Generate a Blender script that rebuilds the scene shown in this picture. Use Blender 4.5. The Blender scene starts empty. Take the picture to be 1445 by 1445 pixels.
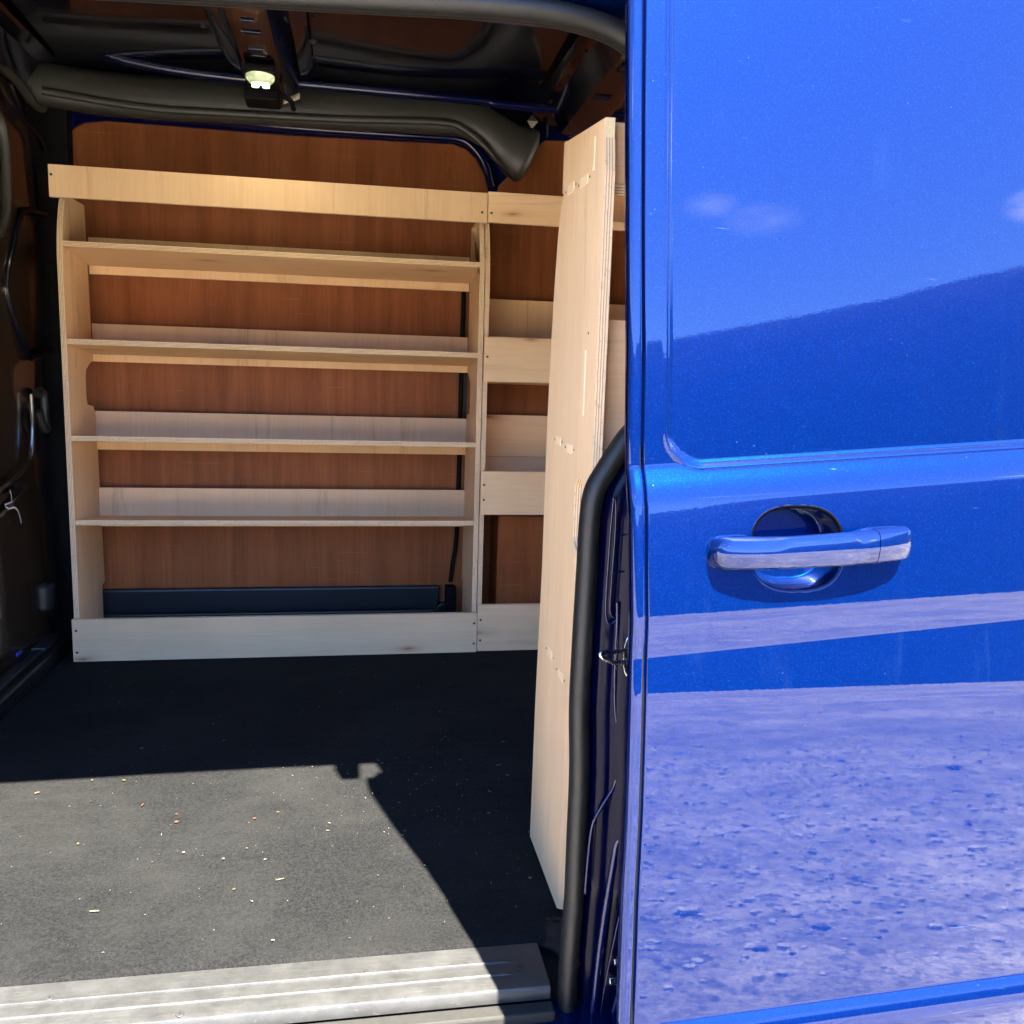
import bpy, math, random
from mathutils import Vector, noise
import numpy as np
random.seed(7)
R = math.radians
S = bpy.context.scene

# ---------------------------------------------------------------- camera
F_PX, RES, CZ = 1250.0, 1445.0, 0.74
PITCH, YAW, ROLL = R(8.93), R(10.15), R(1.77)
fw = Vector((math.sin(YAW)*math.cos(PITCH), math.cos(YAW)*math.cos(PITCH), -math.sin(PITCH)))
r0 = Vector((math.cos(YAW), -math.sin(YAW), 0)); u0 = r0.cross(fw)
rt = r0*math.cos(ROLL)+u0*math.sin(ROLL); up = -r0*math.sin(ROLL)+u0*math.cos(ROLL)
cam = bpy.data.cameras.new('camera'); co = bpy.data.objects.new('camera', cam); S.collection.objects.link(co)
from mathutils import Matrix
m = Matrix((rt, up, -fw)).transposed().to_4x4(); m.translation = Vector((0, 0, CZ)); co.matrix_world = m
cam.sensor_fit = 'HORIZONTAL'; cam.sensor_width = 36; cam.lens = F_PX/RES*36
cam.clip_start = 0.02; cam.clip_end = 1000
S.camera = co
def survey(px, py, ax, v):
    """point on the plane axis=v that was measured at a photograph position"""
    d = (px-722.5)/F_PX*rt-(py-722.5)/F_PX*up+fw
    C = Vector((0, 0, CZ))
    return C+d*((v-C[ax])/d[ax])

# ---------------------------------------------------------------- light
SUN = Vector((0.174, -0.6, 1.0)).normalized()
W = bpy.data.worlds.new('World'); S.world = W; W.use_nodes = True
nt = W.node_tree; nt.nodes.clear()
sky = nt.nodes.new('ShaderNodeTexSky'); sky.sky_type = 'NISHITA'; sky.sun_disc = False
sky.sun_elevation = math.asin(SUN.z); sky.sun_rotation = math.atan2(SUN.x, SUN.y)
sky.air_density = .4; sky.dust_density = 0.0; sky.ozone_density = 6.0
tc = nt.nodes.new('ShaderNodeTexCoord')
mp = nt.nodes.new('ShaderNodeMapping'); mp.inputs['Scale'].default_value = (1, 1, 2.6); mp.inputs['Location'].default_value = (3.3, 1.2, .4)
ns = nt.nodes.new('ShaderNodeTexNoise'); ns.inputs['Scale'].default_value = 12; ns.inputs['Detail'].default_value = 7; ns.inputs['Roughness'].default_value = .6
cr = nt.nodes.new('ShaderNodeValToRGB'); cr.color_ramp.elements[0].position = .34; cr.color_ramp.elements[1].position = .56
mask = None
for az, el, sz, amt in ((42.3, 15.0, .050, 1.), (26.5, 15.6, .045, .22), (23.3, 16.6, .035, .22), (-35, 22, .12, .9), (80, 19, .14, .9), (150, 24, .16, .8), (-110, 20, .15, .9), (-70, 30, .1, .7)):
    dv_ = nt.nodes.new('ShaderNodeVectorMath'); dv_.operation = 'DISTANCE'
    sc_ = nt.nodes.new('ShaderNodeVectorMath'); sc_.operation = 'MULTIPLY'; sc_.inputs[1].default_value = (1, 1, 2.2); nt.links.new(tc.outputs['Generated'], sc_.inputs[0]); nt.links.new(sc_.outputs[0], dv_.inputs[0])
    dv_.inputs[1].default_value = (math.sin(R(az))*math.cos(R(el)), -math.cos(R(az))*math.cos(R(el)), 2.2*math.sin(R(el)))
    mr = nt.nodes.new('ShaderNodeMapRange'); mr.inputs['From Min'].default_value = sz; mr.inputs['From Max'].default_value = sz*.25; mr.inputs['To Max'].default_value = amt; nt.links.new(dv_.outputs['Value'], mr.inputs['Value'])
    if mask is None: mask = mr.outputs[0]
    else:
        ma = nt.nodes.new('ShaderNodeMath'); ma.operation = 'MAXIMUM'; nt.links.new(mask, ma.inputs[0]); nt.links.new(mr.outputs[0], ma.inputs[1]); mask = ma.outputs[0]
cm = nt.nodes.new('ShaderNodeMath'); cm.operation = 'MULTIPLY'
mx = nt.nodes.new('ShaderNodeMixRGB'); mx.inputs[2].default_value = (8, 8.2, 8.8, 1)
bg = nt.nodes.new('ShaderNodeBackground'); bg.inputs['Strength'].default_value = 0.056
out = nt.nodes.new('ShaderNodeOutputWorld')
L = nt.links.new
L(tc.outputs['Generated'], mp.inputs[0]); L(mp.outputs[0], ns.inputs['Vector']); L(ns.outputs[0], cr.inputs[0])
L(cr.outputs[0], cm.inputs[0]); L(mask, cm.inputs[1]); L(cm.outputs[0], mx.inputs[0]); L(sky.outputs[0], mx.inputs[1]); L(mx.outputs[0], bg.inputs[0]); L(bg.outputs[0], out.inputs[0])
sl = bpy.data.lights.new('sun', 'SUN'); sl.energy = 2.0; sl.angle = R(.53); sl.color = (1, .925, .80)
so = bpy.data.objects.new('sun', sl); S.collection.objects.link(so)
so.rotation_euler = (-SUN).to_track_quat('-Z', 'Y').to_euler(); so.location = (1, -4, 6)
S.view_settings.view_transform = 'Standard'; S.view_settings.look = 'None'
S.view_settings.gamma = 1; S.view_settings.use_curve_mapping = False
S.view_settings.exposure = 5.25
S.render.engine = 'CYCLES'
S.cycles.max_bounces = 10; S.cycles.diffuse_bounces = 6; S.cycles.glossy_bounces = 6
S.cycles.use_denoising = True
S.cycles.sample_clamp_indirect = 6
S.cycles.caustics_reflective = False; S.cycles.caustics_refractive = False

pl_ = bpy.data.lights.new('lamp_light', 'SPOT'); pl_.energy = .045; pl_.spot_size = R(165); pl_.spot_blend = .6; pl_.shadow_soft_size = .02; pl_.color = (1, .90, .62)
plo = bpy.data.objects.new('lamp_light', pl_); S.collection.objects.link(plo); plo.location = (-.205, 2.08, 1.318)
# ---------------------------------------------------------------- materials
class NT:
    def __init__(s, name):
        s.m = bpy.data.materials.new(name); s.m.use_nodes = True; s.t = s.m.node_tree
        s.b = s.t.nodes['Principled BSDF']; s.tc = None
    def n(s, typ, **kw):
        x = s.t.nodes.new(typ)
        for k, v in kw.items():
            if k in x.inputs: x.inputs[k].default_value = v
            else: setattr(x, k, v)
        return x
    def l(s, a, b): s.t.links.new(a, b)
    def coord(s, scale=(1, 1, 1), rnd=True, kind='Object', rot=(0, 0, 0)):
        t = s.n('ShaderNodeTexCoord'); m_ = s.n('ShaderNodeMapping')
        m_.inputs['Scale'].default_value = scale; m_.inputs['Rotation'].default_value = rot
        if rnd:
            oi = s.n('ShaderNodeObjectInfo'); ml = s.n('ShaderNodeMath', operation='MULTIPLY'); ml.inputs[1].default_value = 37.
            s.l(oi.outputs['Random'], ml.inputs[0])
            ad = s.n('ShaderNodeVectorMath', operation='ADD')
            s.l(t.outputs[kind], ad.inputs[0]); s.l(ml.outputs[0], ad.inputs[1]); s.l(ad.outputs[0], m_.inputs[0])
        else: s.l(t.outputs[kind], m_.inputs[0])
        return m_.outputs[0]
    def noise(s, vec, scale, detail=4, rough=.55, dist=0):
        x = s.n('ShaderNodeTexNoise'); x.inputs['Scale'].default_value = scale; x.inputs['Detail'].default_value = detail
        x.inputs['Roughness'].default_value = rough; x.inputs['Distortion'].default_value = dist
        s.l(vec, x.inputs['Vector']); return x.outputs[0]
    def ramp(s, fac, stops):
        x = s.n('ShaderNodeValToRGB'); e = x.color_ramp.elements
        while len(e) < len(stops): e.new(.5)
        for i, (p, c) in enumerate(stops):
            e[i].position = p; e[i].color = (c, c, c, 1) if not hasattr(c, '__len__') else (*c, 1)
        s.l(fac, x.inputs[0]); return x.outputs[0]
    def mix(s, f, a, b, mode='MIX'):
        x = s.n('ShaderNodeMixRGB', blend_type=mode)
        for i, v in ((0, f), (1, a), (2, b)):
            if hasattr(v, 'is_linked') or hasattr(v, 'links'): s.l(v, x.inputs[i])
            else: x.inputs[i].default_value = v if i == 0 else (*v, 1)
        return x.outputs[0]
    def bump(s, h, strength=.3, dist=.001, prev=None):
        x = s.n('ShaderNodeBump'); x.inputs['Strength'].default_value = strength; x.inputs['Distance'].default_value = dist
        s.l(h, x.inputs['Height'])
        if prev: s.l(prev, x.inputs['Normal'])
        return x.outputs[0]

def plain(name, col, rough=.5, metal=0., var=.15, sc=30, spec=.5, bump=0, coat=0):
    k = NT(name); v = k.coord()
    n_ = k.noise(v, sc, 5)
    c = k.mix(n_, tuple(x*(1-var) for x in col), tuple(min(1, x*(1+var)) for x in col))
    k.l(c, k.b.inputs['Base Color']); k.b.inputs['Metallic'].default_value = metal
    rr = k.ramp(n_, [(.3, max(0, rough-.06)), (.7, min(1, rough+.06))]); k.l(rr, k.b.inputs['Roughness'])
    k.b.inputs['Specular IOR Level'].default_value = spec; k.b.inputs['Coat Weight'].default_value = coat
    if bump: k.l(k.bump(k.noise(v, sc*6, 3), bump, .001), k.b.inputs['Normal'])
    return k.m

def wood(name, c1, c2, streak, axis='z', rough=.6, streak_amt=.30, fine=1.0, knots=False, big_lo=.86, spec=.35):
    """sliced veneer: long soft figure along `axis`, fine pores, a few darker mineral streaks"""
    k = NT(name)
    lo, hi = .8, 17
    sc = {'x': (lo, hi, hi), 'y': (hi, lo, hi), 'z': (hi, hi, lo)}[axis]
    v = k.coord(sc)
    v2 = k.coord(tuple(s_*(5 if s_ > 1 else 4) for s_ in sc))
    a = k.noise(v, 1.0, 5, .6, 1.6); b = k.noise(v2, 2.2, 4, .7)
    col = k.mix(k.ramp(a, [(.25, 0.), (.75, 1.)]), c1, c2)
    pores = k.ramp(b, [(.30, 1-.07*fine), (.55, 1.), (1, 1.)])
    col = k.mix(1., col, pores, 'MULTIPLY')
    v3 = k.coord(tuple(s_*.42 if s_ > 1 else s_*.6 for s_ in sc))
    st = k.ramp(k.noise(v3, 1.0, 6, .75, 2.6), [(.58, 0.), (.64, streak_amt), (.68, 0.03), (1, .0)])
    col = k.mix(st, col, streak)
    if big_lo < .8:
        scr = k.ramp(k.noise(k.coord((5, 5, 130), rot=(0, .3, 0)), 1, 3, .6), [(.665, 0.), (.70, .35)])
        scr2 = k.ramp(k.noise(k.coord((120, 120, 6), rot=(0, .5, 0)), 1, 3, .6), [(.68, 0.), (.71, .3)])
        col = k.mix(k.mix(1., scr, scr2, 'SCREEN'), col, (.42, .20, .10))
    if knots:
        sx = k.n('ShaderNodeSeparateXYZ'); k.l(k.coord((1, 1, 1)), sx.inputs[0])
        ad = k.n('ShaderNodeMath', operation='ADD'); k.l(sx.outputs[1], ad.inputs[0]); k.l(sx.outputs[2], ad.inputs[1])
        m1 = k.n('ShaderNodeMath', operation='MULTIPLY'); m1.inputs[1].default_value = 3.0; k.l(sx.outputs[0], m1.inputs[0])
        m2 = k.n('ShaderNodeMath', operation='MULTIPLY'); m2.inputs[1].default_value = 10.0; k.l(ad.outputs[0], m2.inputs[0])
        cb = k.n('ShaderNodeCombineXYZ'); k.l(m1.outputs[0], cb.inputs[0]); k.l(m2.outputs[0], cb.inputs[1])
        nz = k.n('ShaderNodeTexNoise'); nz.inputs['Scale'].default_value = 2.5; nz.inputs['Detail'].default_value = 4; k.l(cb.outputs[0], nz.inputs['Vector'])
        mv = k.n('ShaderNodeMixRGB'); mv.inputs[0].default_value = .12; k.l(cb.outputs[0], mv.inputs[1]); k.l(nz.outputs['Color'], mv.inputs[2])
        kn = k.n('ShaderNodeTexVoronoi'); kn.voronoi_dimensions = '2D'; kn.inputs['Scale'].default_value = .9; k.l(mv.outputs[0], kn.inputs['Vector'])
        col = k.mix(k.ramp(kn.outputs['Distance'], [(.01, .9), (.03, .5), (.08, .14), (.18, .0)]), col, (.36, .13, .05))
    big = k.noise(k.coord((1, 1, .5)), 3.5, 4, .6)
    col = k.mix(1., col, k.ramp(big, [(.3, big_lo), (.7, 1.)]), 'MULTIPLY')
    k.l(col, k.b.inputs['Base Color']); k.b.inputs['Roughness'].default_value = rough
    k.b.inputs['Specular IOR Level'].default_value = spec
    k.l(k.bump(b, .25, .0006), k.b.inputs['Normal'])
    return k.m

def ply_edge(name, axis, t=.012):
    """stacked veneers seen on the sawn edge: 7 layers across the thickness"""
    k = NT(name); tcn = k.n('ShaderNodeTexCoord'); sp = k.n('ShaderNodeSeparateXYZ'); k.l(tcn.outputs['Object'], sp.inputs[0])
    ml = k.n('ShaderNodeMath', operation='MULTIPLY_ADD'); ml.inputs[1].default_value = 1/t; ml.inputs[2].default_value = .5
    k.l(sp.outputs['XYZ'.index(axis.upper())], ml.inputs[0])
    wob = k.noise(k.coord((9, 9, 9)), 4, 4); w2 = k.n('ShaderNodeMath', operation='MULTIPLY_ADD'); w2.inputs[1].default_value = .12
    k.l(wob, w2.inputs[0]); k.l(ml.outputs[0], w2.inputs[2])
    A, B = (.78, .58, .36), (.42, .25, .12)
    st = [(0, A), (.20, A), (.23, B), (.28, B), (.31, A), (.46, A), (.49, B), (.55, B), (.58, A), (.72, A), (.75, B), (.81, B), (.84, A)]
    col = k.ramp(w2.outputs[0], st)
    g = k.ramp(k.noise(k.coord((60, 60, 60)), 3, 4, .7), [(.33, .45), (.45, 1.)])
    col = k.mix(.5, col, g, 'MULTIPLY')
    k.l(col, k.b.inputs['Base Color']); k.b.inputs['Roughness'].default_value = .8
    k.l(k.bump(g, .4, .0008), k.b.inputs['Normal'])
    return k.m

BIR1, BIR2, BIRS = (.80, .522, .275), (.85, .598, .345), (.34, .19, .09)
M = {}
M['ply_v'] = wood('birch_face_upright', BIR1, BIR2, BIRS, 'z')
M['ply_v'].name; M['ply_h'] = wood('birch_face_level', BIR1, BIR2, BIRS, 'x', streak_amt=.2, knots=True)
M['edge_x'] = ply_edge('ply_edge_across_x', 'x'); M['edge_y'] = ply_edge('ply_edge_across_y', 'y'); M['edge_z'] = ply_edge('ply_edge_across_z', 'z')
M['lining'] = wood('red_ply_lining', (.24, .068, .018), (.38, .130, .042), (.08, .020, .006), 'z', rough=.55, fine=2.4, big_lo=.62, spec=.15, streak_amt=.16)
M['fresh_cut'] = plain('fresh_cut_ply', (.72, .58, .34), .8, var=.2, sc=200)  # ply colour lightened to imitate sun on a panel edge

def car_paint():
    k = NT('blue_metallic_paint')
    v = k.coord(rnd=False)
    fl = k.n('ShaderNodeTexVoronoi'); fl.inputs['Scale'].default_value = 1500; k.l(v, fl.inputs['Vector'])
    hv = k.n('ShaderNodeSeparateColor'); k.l(fl.outputs['Color'], hv.inputs[0])
    f = k.ramp(hv.outputs[0], [(0, 0.), (.85, .15), (1, 1.)])
    col = k.mix(f, (.0000, .0064, .058), (.0002, .016, .12))
    # dusty run marks and scuffs
    dv = k.coord((38, 38, 5), rnd=False)
    dust = k.ramp(k.noise(dv, 1.0, 6, .7, .6), [(.55, 0.), (.8, .16)])
    dv2 = k.coord((1, 1, 1), rnd=False); zone = k.ramp(k.noise(dv2, 6, 3), [(.45, 0.), (.65, 1.)])
    dm = k.mix(1., dust, zone, 'MULTIPLY')
    spk = k.n('ShaderNodeTexVoronoi'); spk.inputs['Scale'].default_value = 150; k.l(v, spk.inputs['Vector'])
    sp = k.ramp(spk.outputs['Distance'], [(0, .7), (.10, .25), (.14, 0.)])
    keep = k.n('ShaderNodeSeparateColor'); k.l(spk.outputs['Color'], keep.inputs[0])
    sp = k.mix(1., sp, k.ramp(keep.outputs[1], [(.93, 0.), (.95, 1.)]), 'MULTIPLY')
    sc1 = k.ramp(k.noise(k.coord((22, 22, 300), rnd=False, rot=(0, .25, 0)), 1, 4, .7), [(.62, 0.), (.68, 1.)])
    zn = k.ramp(k.noise(k.coord((14, 14, 7), rnd=False), 1, 2, .5), [(.66, 0.), (.72, .8)])
    sp = k.mix(1., sp, k.mix(1., sc1, zn, 'MULTIPLY'), 'SCREEN')
    dd = k.mix(1., dm, sp, 'SCREEN')
    col = k.mix(dd, col, (.02, .05, .12))
    k.l(col, k.b.inputs['Base Color'])
    k.b.inputs['Metallic'].default_value = .65; k.b.inputs['Roughness'].default_value = .36; k.b.inputs['Specular IOR Level'].default_value = 0.
    k.b.inputs['Coat Weight'].default_value = 1.; k.b.inputs['Coat IOR'].default_value = 1.41
    cr_ = k.ramp(dd, [(0, .012), (.5, .3)]); k.l(cr_, k.b.inputs['Coat Roughness'])
    pl = k.noise(v, 330, 2, .5)
    k.l(k.bump(pl, .014, .0005), k.b.inputs['Coat Normal'])
    return k.m
M['paint'] = car_paint()
def dark_paint():
    k = NT('dark_blue_inner_paint')
    v = k.coord(rnd=False)
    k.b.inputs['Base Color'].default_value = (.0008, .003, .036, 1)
    n_ = k.noise(v, 25, 5); k.l(k.ramp(n_, [(.3, .10), (.75, .26)]), k.b.inputs['Roughness'])
    k.b.inputs['Specular IOR Level'].default_value = .5
    k.l(k.bump(k.noise(v, 12, 3), .15, .004), k.b.inputs['Normal'])
    return k.m
M['inner_paint'] = dark_paint()
M['paint_handle'] = M['paint'].copy(); M['paint_handle'].name = 'blue_gloss_handle_paint'; M['paint_handle'].node_tree.nodes['Principled BSDF'].inputs['Coat IOR'].default_value = 1.52
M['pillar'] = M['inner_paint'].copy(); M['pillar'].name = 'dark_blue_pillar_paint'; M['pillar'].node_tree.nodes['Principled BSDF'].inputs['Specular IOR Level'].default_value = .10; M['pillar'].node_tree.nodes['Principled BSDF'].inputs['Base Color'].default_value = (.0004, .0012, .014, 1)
M['roof_in'] = plain('black_blue_roof_paint', (.0022, .003, .008), .16, spec=.30, var=.4, sc=6, coat=.6)
M['bulk'] = plain('black_bulkhead_paint', (.026, .016, .010), .2, spec=1., var=.4, sc=9, coat=.8)
M['rubber'] = plain('black_rubber', (.0065, .0066, .0062), .5, var=.25, sc=60, spec=.4)
M['trim'] = plain('charcoal_trim_plastic', (.026, .026, .021), .45, var=.15, sc=80, bump=.2)
M['liner'] = plain('black_moulded_liner', (.0028, .0034, .0055), .4, var=.3, sc=80, bump=.3)
M['black'] = plain('matt_black', (.0015, .0015, .0018), .7, spec=.15)
M['steel'] = plain('bright_zinc_steel', (.62, .60, .54), .25, 1., sc=120)
M['screw'] = plain('dark_screw_head', (.10, .075, .05), .5, .6)
M['chan'] = plain('grey_channel', (.022, .024, .026), .4, .3)
M['tenon'] = plain('tenon_end_grain', (.84, .62, .38), .8, var=.2, sc=300)
M['cream'] = plain('cream_plastic', (.55, .50, .40), .5)
M['bluetag'] = plain('blue_plastic_tag', (.01, .03, .35), .4)
M['scuff'] = plain('pale_paint_scuff', (.45, .43, .40), .8)

def alu():
    k = NT('scuffed_aluminium')
    v = k.coord((3, 22, 22), rnd=False); v2 = k.coord((1, 1, 1), rnd=False, rot=(0, 0, .5)); v3 = k.coord((14, 330, 8), rnd=False, rot=(0, 0, .30))
    a = k.noise(v, 2, 6, .65, .8); b = k.noise(v2, 22, 6, .7); c = k.noise(v3, 2, 5, .7)
    mxx = k.mix(.5, a, b)
    col = k.mix(k.ramp(mxx, [(.35, 0.), (.65, 1.)]), (.040, .041, .041), (.060, .061, .060))
    col = k.mix(k.ramp(c, [(.58, 0.), (.62, .35)]), col, (.11, .11, .10))
    col = k.mix(k.ramp(k.noise(v2, 60, 4, .7), [(.62, 0.), (.72, .6)]), col, (.035, .033, .028))
    k.l(col, k.b.inputs['Base Color']); k.b.inputs['Metallic'].default_value = .5
    k.l(k.ramp(b, [(.3, .38), (.7, .62)]), k.b.inputs['Roughness'])
    k.l(k.bump(b, .3, .001), k.b.inputs['Normal'])
    return k.m
M['alu'] = alu()
M['step'] = plain('dirty_step_rubber', (.010, .0095, .008), .8, var=.4, sc=90)
M['rim'] = plain('black_gloss_rim', (.0003, .0004, .001), .6, spec=.03)  # near-black standing in for shade along the handle bowl's upper lip

def carpet():
    k = NT('black_needle_carpet')
    v = k.coord(rnd=False)
    f1 = k.noise(v, 700, 3, .8); f2 = k.noise(v, 260, 3, .7); big = k.noise(v, 4.5, 6, .6, .3); mid = k.noise(k.coord((3, 9, 3), rnd=False, rot=(0, 0, .25)), 4, 4)
    nap = k.mix(.45, f1, f2)
    col = k.mix(k.ramp(nap, [(.40, 0.), (.62, 1.)]), (.0020, .0023, .0026), (.0138, .0142, .0145))
    dust = k.mix(.5, k.ramp(big, [(.36, 0.), (.70, 1.)]), mid)
    col = k.mix(k.ramp(dust, [(.32, 0.), (.72, .30)]), col, (.0225, .0228, .0215))
    k.l(col, k.b.inputs['Base Color']); k.b.inputs['Roughness'].default_value = .95; k.b.inputs['Specular IOR Level'].default_value = .1
    k.l(k.bump(nap, .8, .003, k.bump(big, .6, .012)), k.b.inputs['Normal'])
    return k.m
M['carpet'] = carpet()

def gravel():
    k = NT('pale_dusty_gravel')
    v = k.coord(rnd=False)
    a = k.noise(v, .5, 6, .6, .4); b = k.noise(v, 9, 7, .7); c = k.noise(v, 45, 4, .7)
    vo = k.n('ShaderNodeTexVoronoi'); vo.inputs['Scale'].default_value = 26; k.l(v, vo.inputs['Vector'])
    hv = k.n('ShaderNodeSeparateColor'); k.l(vo.outputs['Color'], hv.inputs[0])
    col = k.mix(k.ramp(b, [(.3, 0.), (.7, 1.)]), (.50, .45, .37), (.84, .76, .64))
    col = k.mix(k.ramp(hv.outputs[0], [(.90, 0.), (.93, .7)]), col, (.12, .11, .10))
    col = k.mix(k.ramp(a, [(.48, 0.), (.58, .7)]), col, (.28, .25, .21))
    col = k.mix(k.ramp(c, [(.55, 0.), (.7, .5)]), col, (.14, .13, .12))
    v6 = k.n('ShaderNodeTexVoronoi'); v6.inputs['Scale'].default_value = 60; k.l(v, v6.inputs['Vector'])
    s6 = k.n('ShaderNodeSeparateColor'); k.l(v6.outputs['Color'], s6.inputs[0])
    col = k.mix(1., col, k.ramp(s6.outputs[1], [(0, .45), (.5, .9), (1, 1.)]), 'MULTIPLY')
    col = k.mix(1., col, k.ramp(k.noise(v, 3.2, 7, .72), [(.36, .55), (.56, 1.)]), 'MULTIPLY')
    tr = k.coord((.25, 3.2, 1), rnd=False, rot=(0, 0, .9)); tn = k.ramp(k.noise(tr, 1.1, 4, .6, .3), [(.50, 0.), (.60, .55), (.66, 0.)])
    col = k.mix(tn, col, (.22, .20, .17))
    k.l(col, k.b.inputs['Base Color']); k.b.inputs['Roughness'].default_value = .95
    k.l(k.bump(b, .9, .05, k.bump(c, .7, .012)), k.b.inputs['Normal'])
    return k.m
M['gravel'] = gravel()
M['stone'] = plain('grey_stone', (.62, .58, .51), .9, var=.5, sc=8)
M['hill'] = plain('dark_scrub_hillside', (.006, .014, .009), .95, var=.8, sc=.6, spec=.1)
lm = NT('lit_lamp_lens')
v = lm.coord(rnd=False); vo = lm.n('ShaderNodeTexVoronoi'); vo.inputs['Scale'].default_value = 130; lm.l(v, vo.inputs['Vector'])
lm.l(lm.ramp(vo.outputs['Distance'], [(.2, (.75, .95, .50)), (.55, (.16, .24, .07))]), lm.b.inputs['Emission Color'])
lm.b.inputs['Emission Strength'].default_value = .024; lm.b.inputs['Base Color'].default_value = (.7, .75, .6, 1); lm.b.inputs['Roughness'].default_value = .2
M['lens'] = lm.m
le = NT('lit_led'); le.b.inputs['Emission Color'].default_value = (.8, 1, .75, 1); le.b.inputs['Emission Strength'].default_value = .2
M['led'] = le.m

# ---------------------------------------------------------------- mesh helpers
def link(name, me, parent=None, loc=(0, 0, 0)):
    o = bpy.data.objects.new(name, me); S.collection.objects.link(o); o.location = loc
    if parent: o.parent = parent
    return o
def mesh(name, V, Fc, mats, parent=None, loc=(0, 0, 0), smooth=False, idx=None, autosm=None):
    me = bpy.data.meshes.new(name); me.from_pydata([tuple(a) for a in V], [], Fc)
    for k in (mats if isinstance(mats, (list, tuple)) else [mats]): me.materials.append(M[k])
    if idx: me.polygons.foreach_set('material_index', idx)
    if smooth or autosm: me.polygons.foreach_set('use_smooth', [True]*len(Fc))
    me.update()
    if autosm: me.set_sharp_from_angle(angle=R(autosm))
    return link(name, me, parent, loc)
def empty(name, label, cat, loc=(0, 0, 0), group=None):
    o = link(name, None, None, loc); o['label'] = label; o['category'] = cat; o.empty_display_size = .1
    if group: o['group'] = group
    return o
def bevelled(o, w=.001, seg=2, ang=40):
    b = o.modifiers.new('bevel', 'BEVEL'); b.width = w; b.segments = seg; b.limit_method = 'ANGLE'; b.angle_limit = R(ang)
    b.use_clamp_overlap = True
    return o
def box(name, a, b, mat, parent=None, bev=.001):
    a = Vector(a); b = Vector(b); c = (a+b)/2; h = (b-a)/2
    pl = parent.matrix_basis.translation if parent else Vector()
    V = [(x*h.x, y*h.y, z*h.z) for x in (-1, 1) for y in (-1, 1) for z in (-1, 1)]
    Fc = [(0, 1, 3, 2), (4, 6, 7, 5), (0, 4, 5, 1), (2, 3, 7, 6), (0, 2, 6, 4), (1, 5, 7, 3)]
    o = mesh(name, V, Fc, mat, parent, c)
    return bevelled(o, bev) if bev else o
def board(name, outline, axis, at0, t, face, edge, parent, hole=None, bev=.0006):
    """sheet of plywood: `outline` in the two other axes, thickness t along axis starting at at0; origin at mid thickness"""
    n = len(outline); oth = [i for i in range(3) if i != axis]
    cx = sum(p[0] for p in outline)/n; cy = sum(p[1] for p in outline)/n
    def P(p, s):
        v = [0, 0, 0]; v[oth[0]] = p[0]-cx; v[oth[1]] = p[1]-cy; v[axis] = s*t/2; return v
    import bmesh
    bm = bmesh.new()
    def ring(pts, s): return [bm.verts.new(P(p, s)) for p in pts]
    loops = [outline]+([hole] if hole else [])
    A = [ring(l, -1) for l in loops]; B = [ring(l, 1) for l in loops]
    for a_, b_ in zip(A, B):
        for i in range(len(a_)):
            j = (i+1) % len(a_); f = bm.faces.new((a_[i], a_[j], b_[j], b_[i])); f.material_index = 1
    for rs in (A, B):
        es = []
        for r_ in rs:
            for i in range(len(r_)):
                e = bm.edges.get((r_[i], r_[(i+1) % len(r_)])); es.append(e)
        bmesh.ops.triangle_fill(bm, use_beauty=True, use_dissolve=False, edges=es)
    bmesh.ops.recalc_face_normals(bm, faces=bm.faces)
    me = bpy.data.meshes.new(name); bm.to_mesh(me); bm.free()
    me.materials.append(M[face]); me.materials.append(M[edge])
    loc = [0, 0, 0]; loc[oth[0]] = cx; loc[oth[1]] = cy; loc[axis] = at0+t/2
    o = link(name, me, parent, loc)
    return o
def rect(a0, a1, b0, b1): return [(a0, b0), (a1, b0), (a1, b1), (a0, b1)]
def smoothpath(P, n=8):
    P = [Vector(p) for p in P]; out_ = []
    for i in range(len(P)-1):
        p0 = P[max(i-1, 0)]; p1 = P[i]; p2 = P[i+1]; p3 = P[min(i+2, len(P)-1)]
        for k in range(n):
            t = k/n
            out_.append(.5*((2*p1)+(p2-p0)*t+(2*p0-5*p1+4*p2-p3)*t*t+(3*p1-p0-3*p2+p3)*t**3))
    out_.append(P[-1]); return out_
def tube(name, P, r, mat, parent=None, sides=12, closed=False, smooth_n=0, flat=(1, 1), ref=Vector((0, 1, 0))):
    if smooth_n: P = smoothpath(P, smooth_n)
    P = [Vector(p) for p in P]; V = []; Fc = []; n = len(P)
    for i, p in enumerate(P):
        if closed: d = P[(i+1) % n]-P[i-1]
        else: d = P[min(i+1, n-1)]-P[max(i-1, 0)]
        d.normalize(); a = ref-d*ref.dot(d); a.normalize(); b = d.cross(a)
        rr = r(i/(n-1)) if callable(r) else r
        for k in range(sides):
            t = 2*math.pi*k/sides; V.append(p+a*math.cos(t)*rr*flat[0]+b*math.sin(t)*rr*flat[1])
    for i in range(n if closed else n-1):
        j = (i+1) % n
        for k in range(sides):
            l = (k+1) % sides; Fc.append((i*sides+k, i*sides+l, j*sides+l, j*sides+k))
    if not closed: Fc += [tuple(range(sides))[::-1], tuple(range((n-1)*sides, n*sides))]
    return mesh(name, V, Fc, mat, parent, smooth=False, autosm=50)
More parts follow.
